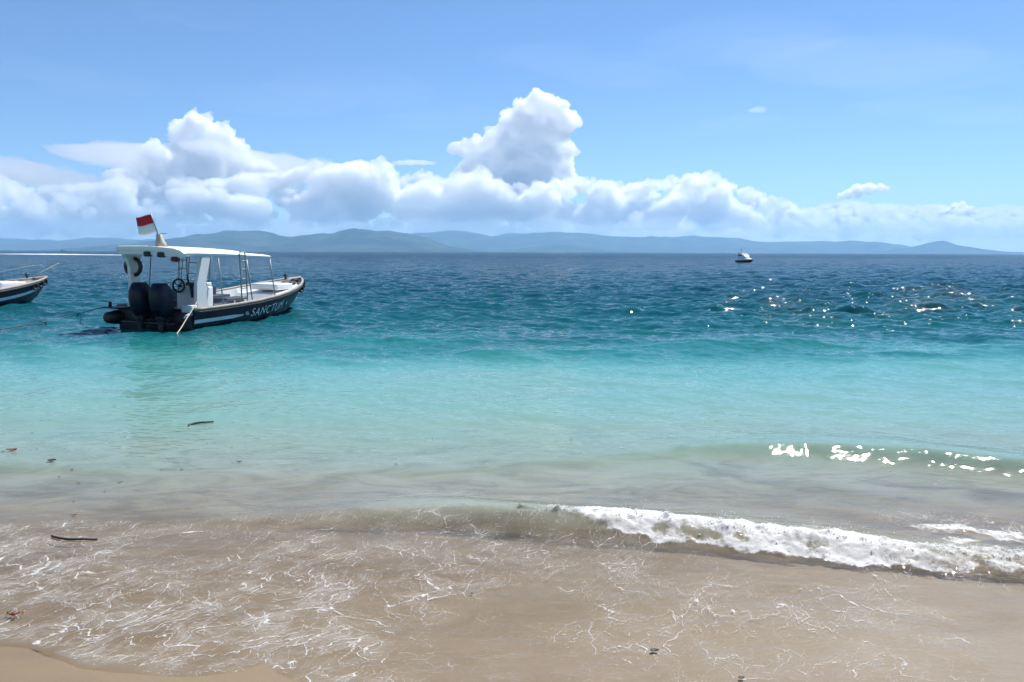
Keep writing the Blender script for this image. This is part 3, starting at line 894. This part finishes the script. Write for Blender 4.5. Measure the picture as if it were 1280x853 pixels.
    top = [(1.04, 2.35), (0.5, 2.39), (0, 2.40), (-0.5, 2.385), (-0.85, 2.365), (-1.08, 2.29), (-1.16, 2.22)]
    bot = [(-1.10, 2.12), (-0.7, 2.15), (-0.2, 2.17), (0.4, 2.18), (0.80, 2.17), (0.95, 2.19)]
    V = [(-0.26, y, z) for y, z in top + bot]; n = len(V)
    V2 = [(-0.19, y, z) for y, z in top + bot]
    m.add(V + V2, [list(range(n)), list(range(n, 2 * n))[::-1]] + [[i, n + i, n + (i + 1) % n, (i + 1) % n] for i in range(n)], False)
    m.build("roof_fascia", WHITE, root)
    # moulded arch legs
    def arch(y, outl, name="roof_arch", mirror=1):
        m = MB(); m.plate(outl, y - 0.05, y + 0.05); return m.build(name, WHITE, root)
    arch(0.94, [(0.05, 0.60), (0.62, 0.60), (0.54, 1.2), (0.46, 1.75), (0.52, 2.0), (0.75, 2.30), (-0.28, 2.30), (-0.02, 2.05), (0.10, 1.8), (0.12, 1.2)])
    arch(-1.12, [(0.30, 0.60), (0.86, 0.60), (0.72, 0.9), (0.70, 1.4), (0.84, 1.85), (0.95, 2.16), (0.55, 2.16), (0.44, 1.85), (0.28, 1.4), (0.26, 0.9)])
    m = MB(); m.torus((0.30, 0.95, 1.80), 0.25, 0.06, 'X', M=None); b_ = m.build("life_ring", BLACK, root)
    # lighter stanchions and rails
    for x, y, zt in ((4.38, -1.12, 2.05), (4.38, 1.12, 2.12), (2.9, -1.15, 2.05), (2.9, 1.15, 2.15), (1.35, -1.15, 2.1), (1.35, 1.15, 2.2)):
        g = hull_at(x)
        m = MB(); m.tube([(x, math.copysign(g[0] - 0.04, y), g[1]), (x, y, zt)], 0.021, 8); m.build("roof_post", STEEL, root)
    # boarding ladder hung up inside the roof rail
    m = MB()
    for dy in (-0.02, 0.30):
        m.tube([(2.45 + dy, -1.26, 0.62), (2.42 + dy, -1.24, 1.6), (2.40 + dy, -1.22, 2.22), (2.40 + dy + (0.04 if dy < 0 else -0.04), -1.22, 2.30)], 0.022, 8)
    m.tube([(2.40, -1.22, 2.30), (2.68, -1.22, 2.30)], 0.022, 8)
    for z in (0.85, 1.15, 1.45, 1.75, 2.02): m.tube([(2.42, -1.24, z), (2.74, -1.24, z)], 0.017, 6)
    m.build("boarding_ladder", STEEL, root)
    m = MB()
    for z in (0.98, 1.22): m.tube([(1.35, 1.22, z), (2.9, 1.25, z + 0.03), (4.38, 1.2, z + 0.05)], 0.014, 6)
    for x in (1.35, 2.0, 2.35, 2.9, 3.3, 3.7, 4.05, 4.38): m.tube([(x, 1.24, 0.72), (x, 1.24, 1.26)], 0.011, 6)
    m.build("guard_rail", STEEL, root)
    # steering console
    m = MB(); m.box((0.95, -0.62, 0.78), (0.55, 0.86, 0.96), 0.05); m.box((1.08, -0.62, 1.31), (0.26, 0.80, 0.16), 0.04); con = m.build("console", WHITE, root)
    m = MB(); m.torus((0.58, -0.34, 1.28), 0.19, 0.03, 'X'); m.tube([(0.58, -0.34, 1.28), (0.72, -0.34, 1.26)], 0.04, 8)
    for a in (0.5, 2.6, 4.7): m.tube([(0.58, -0.34, 1.28), (0.58, -0.34 + 0.18 * math.cos(a), 1.28 + 0.18 * math.sin(a))], 0.014, 6)
    m.build("steering_wheel", BLACK, con)
    m = MB(); m.box((0.60, -0.74, 1.34), (0.10, 0.30, 0.10), 0.02); m.tube([(0.60, -0.66, 1.37), (0.55, -0.66, 1.60)], 0.022, 8); m.tube([(0.58, -0.76, 1.32), (0.56, -0.80, 0.94)], [0.06, 0.03], 8); m.build("throttle_lever", BLACK, con)
    m = MB()
    for y in (-0.98, -0.26): m.tube([(1.12, y, 1.38), (1.24, y, 2.16)], 0.018, 6)
    for z in (1.62, 1.95): m.tube([(1.12 + (z - 1.38) * 0.16, -0.98, z), (1.12 + (z - 1.38) * 0.16, -0.26, z)], 0.014, 6)
    m.build("windshield_frame", STEEL, con)
    m = MB()
    for y in (0.10, 0.38):
        m.tube([(1.6, y, 0.35), (1.6, y, 2.2)], 0.02, 6)
    for z in (1.0, 1.4, 1.75, 2.0): m.tube([(1.6, 0.10, z), (1.6, 0.38, z)], 0.016, 6)
    m.build("rod_rack", STEEL, root)
    m = MB(); m.box((0.10, -1.02, 0.62), (0.28, 0.34, 0.30), 0.03); m.build("stern_locker", WHITE, root)
    # gear slung below the roof
    for y, z, mat_ in ((0.02, 2.20, BLACK), (-0.42, 2.19, BLACK), (-0.86, 2.08, MAROON)):
        m = MB(); m.box((-0.24, y, z), (0.16, 0.21, 0.15), 0.045); m.build("hanging_bag", mat_, roof)
    # benches
    for y, x0, x1, z in ((0.95, 1.0, 4.9, 0.70), (0.15, 2.6, 4.7, 0.66), (-0.88, 1.2, 2.2, 0.66)):
        m = MB(); m.box(((x0 + x1) / 2, y, z), (x1 - x0, 0.42, 0.10), 0.03); ben = m.build("bench", VINYL, root)
        for x in np.linspace(x0 + 0.15, x1 - 0.15, 4):
            m = MB(); m.box((x, y, (z - 0.05 + 0.46) / 2), (0.05, 0.34, z - 0.05 - 0.46)); m.build("bench_leg", STEEL, ben)
    m = MB(); m.box((2.95, 1.19, 0.88), (3.5, 0.05, 0.30), 0.02); m.build("backrest", VINYL, root)
    # bow
    m = MB(); m.box((6.55, 0.05, 0.98), (1.15, 1.05, 0.22), 0.04); m.build("foredeck_hatch", WHITE, root)
    m = MB(); m.box((8.05, 0.0, 1.17), (0.42, 0.34, 0.07), 0.02); m.tube([(7.75, 0.16, 1.1), (7.75, 0.16, 1.42)], 0.045, 8); m.tube([(7.66, 0.16, 1.36), (7.84, 0.16, 1.36)], 0.03, 8)
    m.build("bow_bitt", BLACK, root)
    m = MB(); m.tube([(7.2, 0.0, 1.10), (7.95, 0.0, 1.22), (8.62, 0, 1.24)], 0.05, 8); m.build("anchor_roller", RAIL, root)
    for x in (7.3, 7.75, 8.1):
        p = side_pt(x, 0.78, 0.05)
        m = MB(); m.torus(p, 0.12, 0.05, 'Y'); m.build("tyre_fender", BLACK, root)
    return root

HEAD = R(12.0)
boat = open_boat("navy open boat with a white hardtop, twin outboards and a red and white flag", (-8.6, 29.75, 0), HEAD, R(1.6), True)

# flag on the roof: mast step, leaning staff, two coloured halves
m = MB(); m.loft([[(0.02 + r_ * math.cos(a), -0.22 + dy + r_ * math.sin(a), z) for a in np.linspace(0, 6.283, 12, endpoint=False)] for z, r_, dy in ((2.42, 0.17, 0.0), (2.52, 0.14, 0.02), (2.68, 0.09, 0.05), (2.80, 0.06, 0.07))])
m.build("mast_step", CONE, boat)
m = MB(); m.tube([(0.0, -0.16, 2.72), (-0.12, 0.0, 3.38)], [0.02, 0.012], 8); m.tube([(0.0, -0.15, 2.78), (0.0, -0.42, 2.80)], 0.013, 6); staff = m.build("flag_staff", STEEL, boat)

def flag():
    # hoist runs along the staff; fly edge blows to port and aft
    a, b_ = Vector((-0.025, -0.13, 2.83)), Vector((-0.115, -0.01, 3.32))
    for name, lo, hi, mat in (("flag_red_half", 0.50, 1.0, RED), ("flag_white_half", 0.0, 0.498, CLOTHW)):
        nx, nz = 18, 7; V = []
        for j in range(nz):
            for i in range(nx):
                u_, w_ = i / (nx - 1), lo + (hi - lo) * j / (nz - 1)
                p = a.lerp(b_, w_)
                p = p + Vector((-0.06 * u_ + 0.045 * math.sin(u_ * 5.5 + w_ * 1.4) * (0.25 + u_), 0.50 * u_ - 0.04 * u_ * u_, -0.13 * u_ ** 1.2 + 0.03 * math.sin(u_ * 6.5 + 1.0) * u_ - 0.05 * u_ * (1 - w_) * 0.0))
                p.y += 0.05 * (1 - w_) * u_
                V.append(p)
        F = [[j * nx + i, j * nx + i + 1, (j + 1) * nx + i + 1, (j + 1) * nx + i] for j in range(nz - 1) for i in range(nx - 1)]
        m = MB(); m.add(V, F, True); o = m.build(name, mat, staff, fix=False)
        so = o.modifiers.new("cloth_thickness", 'SOLIDIFY'); so.thickness = 0.004
flag()

# hand painted name on the starboard bow
def lettering():
    c = bpy.data.curves.new("name_text", 'FONT'); c.body = "SANCTUM"; c.size = 0.42; c.extrude = 0.004; c.space_character = 1.12
    to = bpy.data.objects.new("name_text", c); COL.objects.link(to)
    bpy.context.view_layer.update()
    me = bpy.data.meshes.new_from_object(to.evaluated_get(bpy.context.evaluated_depsgraph_get()))
    bpy.data.objects.remove(to); bpy.data.curves.remove(c)
    bm = bmesh.new(); bm.from_mesh(me); bmesh.ops.triangulate(bm, faces=bm.faces[:])
    for _ in range(2): bmesh.ops.subdivide_edges(bm, edges=[e for e in bm.edges if e.calc_length() > 0.06], cuts=1)
    xs = [v.co.x for v in bm.verts]; w = max(xs) - min(xs); x0 = min(xs)
    for v in bm.verts:
        u_ = (v.co.x - x0) / w
        q = 0.36 + v.co.y / 0.85 + 0.02 * math.sin(u_ * 21)
        x = 2.85 + u_ * 2.3 + v.co.y * 0.12
        p = side_pt(x, q, 0.016 + v.co.z)
        v.co = p
    bm.to_mesh(me); bm.free(); me.name = "name_lettering"
    o = link_mesh("name_lettering", me, CLOTHW, boat)
    # little painted wave ornaments before and after the name
    m = MB()
    for xa, sc in ((2.5, 1.2), (5.45, 0.8)):
        for dq, ln in ((0.0, 0.2), (0.07, 0.14)):
            pts = [side_pt(xa + ln * k / 8 * sc, 0.50 + dq + 0.05 * math.sin(k * 1.5), 0.014) for k in range(9)]
            m.tube(pts, 0.014, 5)
        m.build("painted_scroll", STRIPE, boat); m = MB()
lettering()

other = open_boat("navy open boat cut off by the left edge, white stripe running to its bow", (-20.75, 32.9, 0), R(15.0), R(0.5), False)
other.location.z -= 0.12
m = MB(); m.tube([(7.7, 0.0, 1.15), (8.2, -0.05, 1.42), (9.15, -0.15, 1.85)], [0.02, 0.016, 0.011], 8); m.build("bow_pole", RAIL, other)

# ------------------------------------------------------------------ ropes
def rope(name, pts, r, mat, label, loops=()):
    P = [Vector(p) for p in pts]; out = []
    for i in range(len(P) - 1):
        p0, p1, p2, p3 = P[max(i - 1, 0)], P[i], P[i + 1], P[min(i + 2, len(P) - 1)]
        for k in range(8):
            t_ = k / 8
            out.append(0.5 * ((2 * p1) + (-p0 + p2) * t_ + (2 * p0 - 5 * p1 + 4 * p2 - p3) * t_ ** 2 + (-p0 + 3 * p1 - 3 * p2 + p3) * t_ ** 3))
    out.append(P[-1])
    m = MB(); m.tube(out, r, 6)
    for l in loops: m.tube(l, r * 0.8, 6)
    o = m.build(name, mat); return tag(o, label, "rope")
c0 = at_y(246, 378, 21.1)
rope("mooring_rope", [c0, at_y(240, 388, 20.7), at_y(233, 399, 20.2), at_y(225, 412, 19.6), at_z(214, 426, 0.02), at_z(196, 437, -0.15)], 0.015, ROPE, "pale rope hanging from the starboard quarter of the flagged boat into the water")
o = bpy.data.objects["mooring_rope"]
m = MB(); pA, pB = at_y(237, 393, 20.6), at_y(230, 398, 20.5); m.tube([pA, pA.lerp(pB, .5), pB], [0.025, 0.045, 0.025], 8); m.build("rope_float", CLOTHW, o)
k0 = at_y(137, 383, 22.0)
kn = at_z(51, 403.5, 0.05)
rope("stern_line", [k0, at_y(118, 387, 22.4), at_z(100, 392, 0.04), at_z(80, 397, -0.05), at_z(64, 401, 0.02), kn, at_z(25, 408, 0.09), at_z(0, 412, 0.12), at_z(-40, 418, 0.1)], 0.016, DARKROPE, "thin dark line with a knot lying across the water at the left edge",
     loops=[[kn + Vector((0.05 * math.cos(a) + 0.10 + 0.1 * math.sin(a * .5), 0.0, -0.02 + 0.05 * math.sin(a))) for a in np.linspace(0, 6.28, 12)], [kn + Vector((-0.06, 0, 0.03)), kn + Vector((0.06, 0, 0.05))]])
rope("bow_line", [at_y(52, 332, 33.5), at_y(35, 334, 38), at_y(10, 339, 45), at_y(-15, 344, 52), at_z(-50, 350, 0.0)], 0.035, CLOTHW, "white rope running off from the bow of the boat at the left edge")

# ------------------------------------------------------------------ far motor cruiser
def cruiser():
    p = at_z(931, 328.3, 0)
    root = empty("motor_cruiser", p, math.pi / 2 - R(162))
    root.scale = (0.84,) * 3
    tag(root, "small white motor cruiser seen from its bow far out at the right", "boat")
    def sheer(x):
        t_ = (x + 3.2) / 6.8
        return t_, max(1.2 * (1 - max(t_ - 0.45, 0) ** 2 / 0.31), 0.04), 0.55 + 0.30 * t_ ** 2
    m = MB(); xs = np.linspace(-3.2, 3.6, 16); rings = []
    for x in xs:
        t_, b_, z = sheer(x)
        rings.append([(x - 0.5 * t_, 0, -0.3 + 0.5 * t_ ** 4), (x, -b_ * 0.75, 0.1 + 0.35 * t_ ** 3), (x, -b_, z), (x, b_, z), (x, b_ * 0.75, 0.1 + 0.35 * t_ ** 3)])
    m.loft(rings, smooth=False); m.build("hull", NAVY, root)
    m = MB(); rings = []
    for x in xs[3:-1]:
        t_, b_, z = sheer(x); k = min((3.3 - x) / 2.6, 1.0)
        rings.append([(x, -b_ * 0.98, z + 0.01), (x, -b_ * 0.85, z + 0.12 + 0.2 * k), (x, -b_ * 0.4, z + 0.16 + 0.66 * k), (x, b_ * 0.4, z + 0.16 + 0.66 * k), (x, b_ * 0.85, z + 0.12 + 0.2 * k), (x, b_ * 0.98, z + 0.01)])
    m.loft(rings, smooth=False); m.build("foredeck", ROOFW, root)
    m = MB(); m.loft([[(x, -w, z), (x, w, z), (x, w * 0.9, z2), (x, -w * 0.9, z2)] for x, w, z, z2 in ((-2.2, 1.0, 0.7, 2.55), (-0.4, 1.0, 0.8, 2.52), (0.3, 0.92, 0.85, 2.15), (1.0, 0.8, 0.9, 1.72))], smooth=False); cab = m.build("cabin", ROOFW, root)
    m = MB(); m.loft([[(x, -w, z), (x, w, z), (x, w, z2), (x, -w, z2)] for x, w, z, z2 in ((-0.30, 0.78, 2.42, 2.48), (0.25, 0.72, 2.14, 2.20))], smooth=False); m.build("windscreen", GLASS, cab)
    for s_ in (1, -1):
        m = MB(); m.box((-1.2, s_ * 0.955, 1.95), (1.5, 0.06, 0.36)); m.build("side_window", GLASS, cab)
    m = MB(); m.box((-1.6, 0, 2.95), (1.7, 1.6, 0.10), 0.03)
    for x in (-2.2, -1.0):
        for y in (-0.7, 0.7): m.tube([(x, y, 2.45), (x, y, 2.95)], 0.04, 6)
    m.build("flybridge_top", ROOFW, root)
    m = MB(); m.tube([(-1.9, 0, 3.1), (-2.0, 0, 4.2)], 0.05, 6); m.tube([(-1.95, -0.4, 3.7), (-1.95, 0.4, 3.7)], 0.06, 6); m.build("mast", STEEL, root)
cruiser()

# ------------------------------------------------------------------ speedboat wake and far vessel on the left
def wake():
    A, B = at_z(-60, 317.6, 0), at_z(172, 319.0, 0)
    A = Vector((A.x * 440 / A.y, 440, 0)); B = Vector((B.x * 360 / B.y, 360, 0))
    m = MB(); rings = []
    d_ = (B - A); n_ = Vector((-d_.y, d_.x, 0)).normalized()
    for i in range(90):
        t_ = i / 89; c_ = A.lerp(B, t_)
        h_ = (0.06 + 0.20 * math.exp(-((t_ - 0.55) / 0.2) ** 2) + 0.06 * random.random()) * min(1, t_ * 2.2)
        w_ = 4 + 3 * random.random()
        rings.append([c_ - n_ * w_, c_ - n_ * w_ * 0.5 + Vector((0, 0, h_)), c_ + n_ * w_ * 0.3 + Vector((0, 0, h_ * (0.7 + 0.5 * random.random()))), c_ + n_ * w_])
    m.loft(rings, closed=False, caps=False); o = m.build("boat_wake", FOAM)
    tag(o, "long white wake of churned water far out on the left", kind="stuff")
wake()
def far_ship(px, py, dist, heading, label, size):
    p = at_y(px, py, dist); p.z = 0
    root = empty("fishing_boat", p, heading); root.scale = (size,) * 3
    tag(root, label, "boat")
    m = MB(); m.loft([[(x, -w, 0.9 + s_), (x, w, 0.9 + s_), (x, w * .7, -0.3), (x, -w * .7, -0.3)] for x, w, s_ in ((-5, 1.3, 0), (-2, 1.5, 0), (2, 1.4, .1), (4, .8, .5), (5.4, .1, .9))], smooth=False); m.build("hull", NAVY, root)
    m = MB(); m.box((-2.2, 0, 1.8), (2.6, 2.0, 1.8), 0.1); m.build("wheelhouse", BLACK, root)
    m = MB(); m.tube([(0.6, 0, 0.9), (0.6, 0, 4.2)], 0.12, 6); m.build("mast", BLACK, root)
far_ship(79, 312, 1500, 0.3, "tiny dark fishing boat on the horizon above the white wake", 1.0)

# ================================================================== FLOTSAM
LEAF = {n: paint("leaf_" + n, c, 0.6, wear=0.5, scale=20, dirt=d_) for n, c, d_ in (
    ("red", (0.16, 0.03, 0.018), (0.07, 0.03, 0.02)), ("brown", (0.10, 0.055, 0.03), (0.04, 0.03, 0.02)), ("dark", (0.022, 0.022, 0.018), (0.06, 0.05, 0.035)))}
def leaf_blade(m, c, L, W, ang, curl, tilt=0.0, seed=0):
    rg = random.Random(seed); n = 9; V = []
    for i in range(n):
        u_ = i / (n - 1); w = W * math.sin(math.pi * min(u_ * 0.96 + 0.03, 1)) ** 0.75 * (0.85 + 0.3 * rg.random())
        x = (u_ - 0.5) * L; bend = 0.12 * L * math.sin(u_ * 3 + rg.random())
        z = curl * (u_ - 0.5) ** 2 * L * 4 * 0.3 + 0.004
        V += [(x, bend - w, z + W * 0.35), (x, bend, z), (x, bend + w, z + W * 0.3 + tilt * w)]
    F = []
    for i in range(n - 1):
        for j in range(2): F.append([i * 3 + j, i * 3 + j + 1, i * 3 + j + 4, i * 3 + j + 3])
    M_ = Matrix.Translation(c) @ Matrix.Rotation(ang, 4, 'Z')
    m.add(V, F, True, M_)
def flotsam(kind, px, py, L, ang, label, mat, cat, group=None, W=None, seed=1, pts=None):
    base = at_z(px, py, 0.03)
    z = surface_z(base.x, base.y); base = at_z(px, py, z + 0.004); z = surface_z(base.x, base.y) + 0.003
    base.z = z if base.y > 5.3 else min(z, float(sand_z(np.array([[base.x]]), np.array([[base.y]]))[0, 0]) + 0.006)
    m = MB(); L *= 0.72
    if kind == "leaf": leaf_blade(m, (0, 0, 0), L, W or L * 0.22, ang, 0.5, 0.2, seed)
    elif kind == "twig":
        q = [Vector((x, y, 0.006 + h)) for x, y, h in pts]
        r0 = W or 0.006
        m.tube(q, [r0 * (0.55 + 0.45 * math.sin(math.pi * (0.15 + 0.7 * i / (len(q) - 1)))) for i in range(len(q))], 7, Matrix.Rotation(ang, 4, 'Z'))
    elif kind == "clump":
        rg = random.Random(seed)
        for k in range(16):
            leaf_blade(m, (rg.gauss(0, L * 0.32), rg.gauss(0, L * 0.12), 0.004 + 0.012 * rg.random()), L * rg.uniform(0.2, 0.45), L * rg.uniform(0.03, 0.08), rg.uniform(0, 6.28), 0.8, 0.5, seed + k)
    o = m.build({"leaf": "fallen_leaf", "twig": "driftwood_twig", "clump": "seaweed_clump"}[kind], LEAF[mat], fix=False)
    o.location = base
    so = o.modifiers.new("leaf_thickness", 'SOLIDIFY') if kind != "twig" else None
    if so: so.thickness = 0.003
    return tag(o, label, cat, group)
G = "leaf scraps floating in the shallows"
flotsam("twig", 90, 674, .3, R(-4), "long dark curved stick afloat in the shallows at the left", "dark", "stick", None, 0.010, 1, [(-0.20, 0.04, 0), (-0.15, 0.01, 0.004), (-0.08, -0.02, 0.006), (0, -0.03, 0.004), (0.1, -0.02, 0.006), (0.21, 0.0, 0)])
flotsam("twig", 251, 531, .3, R(8), "hooked dark twig floating alone in turquoise water in front of the boat", "dark", "stick", None, 0.014, 1, [(-0.13, -0.10, 0), (-0.14, -0.03, 0.004), (-0.08, 0.03, 0.01), (0.0, 0.06, 0.012), (0.14, 0.10, 0.01)])
flotsam("leaf", 15, 565, .15, R(15), "largest rust red leaf floating at the left edge of the water", "red", "leaf", G, 0.035, 3)
flotsam("leaf", 65, 577, .11, R(30), "dark brown rounded leaf on the low sandy swell at the left", "dark", "leaf", G, 0.03, 4)
flotsam("leaf", 60, 716, .085, R(10), "reddish brown bark scrap in the foam lace below the long stick", "brown", "leaf", None, 0.014, 5)
flotsam("clump", 17, 770, .12, R(25), "red brown clump of seaweed near the bottom left corner", "red", "seaweed", None, None, 6)
flotsam("leaf", 818, 815, .07, R(10), "dark crumpled leaf on wet sand under the right breaker", "dark", "leaf", None, 0.016, 7)
flotsam("leaf", 927, 850, .05, R(20), "dark scrap of leaf at the bottom edge right of centre", "dark", "leaf", None, 0.011, 8)
flotsam("leaf", 590, 741, .028, R(70), "single dark speck of leaf in the run up below the brown crest", "dark", "leaf", None, 0.009, 9)
for px, py, L, an, mt, lb in (
    (299, 578, .09, 8, "dark", "dark sliver of leaf floating on the pale shallows right of the two specks"),
    (98, 605, .055, 10, "dark", "small dark leaf scrap above the pair of reddish crumbs"),
    (131, 615, .03, -10, "red", "tiny red leaf crumb near the slanted grass stalk"),
    (92, 645, .075, 12, "brown", "thin brown leaf just above the long curved stick"),
    (150, 604, .07, 35, "brown", "slanted brown grass stalk in the sandy shallows"),
    (90, 587, .05, -5, "dark", "dark scrap right of the rounded brown leaf"),
    (74, 597, .035, 5, "dark", "small dark scrap below the rounded brown leaf"),
    (92, 628, .035, 0, "dark", "tiny dark scrap midway between the reddish crumb and the thin brown leaf"),
    (714, 550, .05, 20, "brown", "lone brown scrap floating right of centre on green water"),
    (541, 549, .05, 80, "dark", "lone dark scrap floating just left of centre on green water"),
    (259, 555, .03, 0, "dark", "dark speck below the hooked twig"),
    (290, 560, .035, 5, "dark", "dark speck farther right below the hooked twig"),
    (202, 588, .035, 10, "dark", "left one of a pair of dark specks in the shallows"),
    (227, 588, .045, 5, "brown", "right one of a pair of specks in the shallows, a little longer and browner"),
    (40, 542, .045, 0, "dark", "topmost dark speck in the turquoise water at the left"),
    (46, 562, .035, 0, "dark", "dark speck right of the largest red leaf"),
    (4, 566, .06, 50, "dark", "dark stalk lying just left of the largest red leaf"),
    (495, 581, .05, 25, "brown", "thin brown stalk in the pale water left of centre"),
    (80, 562, .03, 0, "dark", "dark speck straight above the rounded brown leaf"),
    (209, 556, .03, 90, "dark", "dark speck left of and below the hooked twig")):
    flotsam("leaf", px, py, L, R(an), lb, mt, "leaf", G, L * 0.12, (px * 7 + py * 3) % 1000)
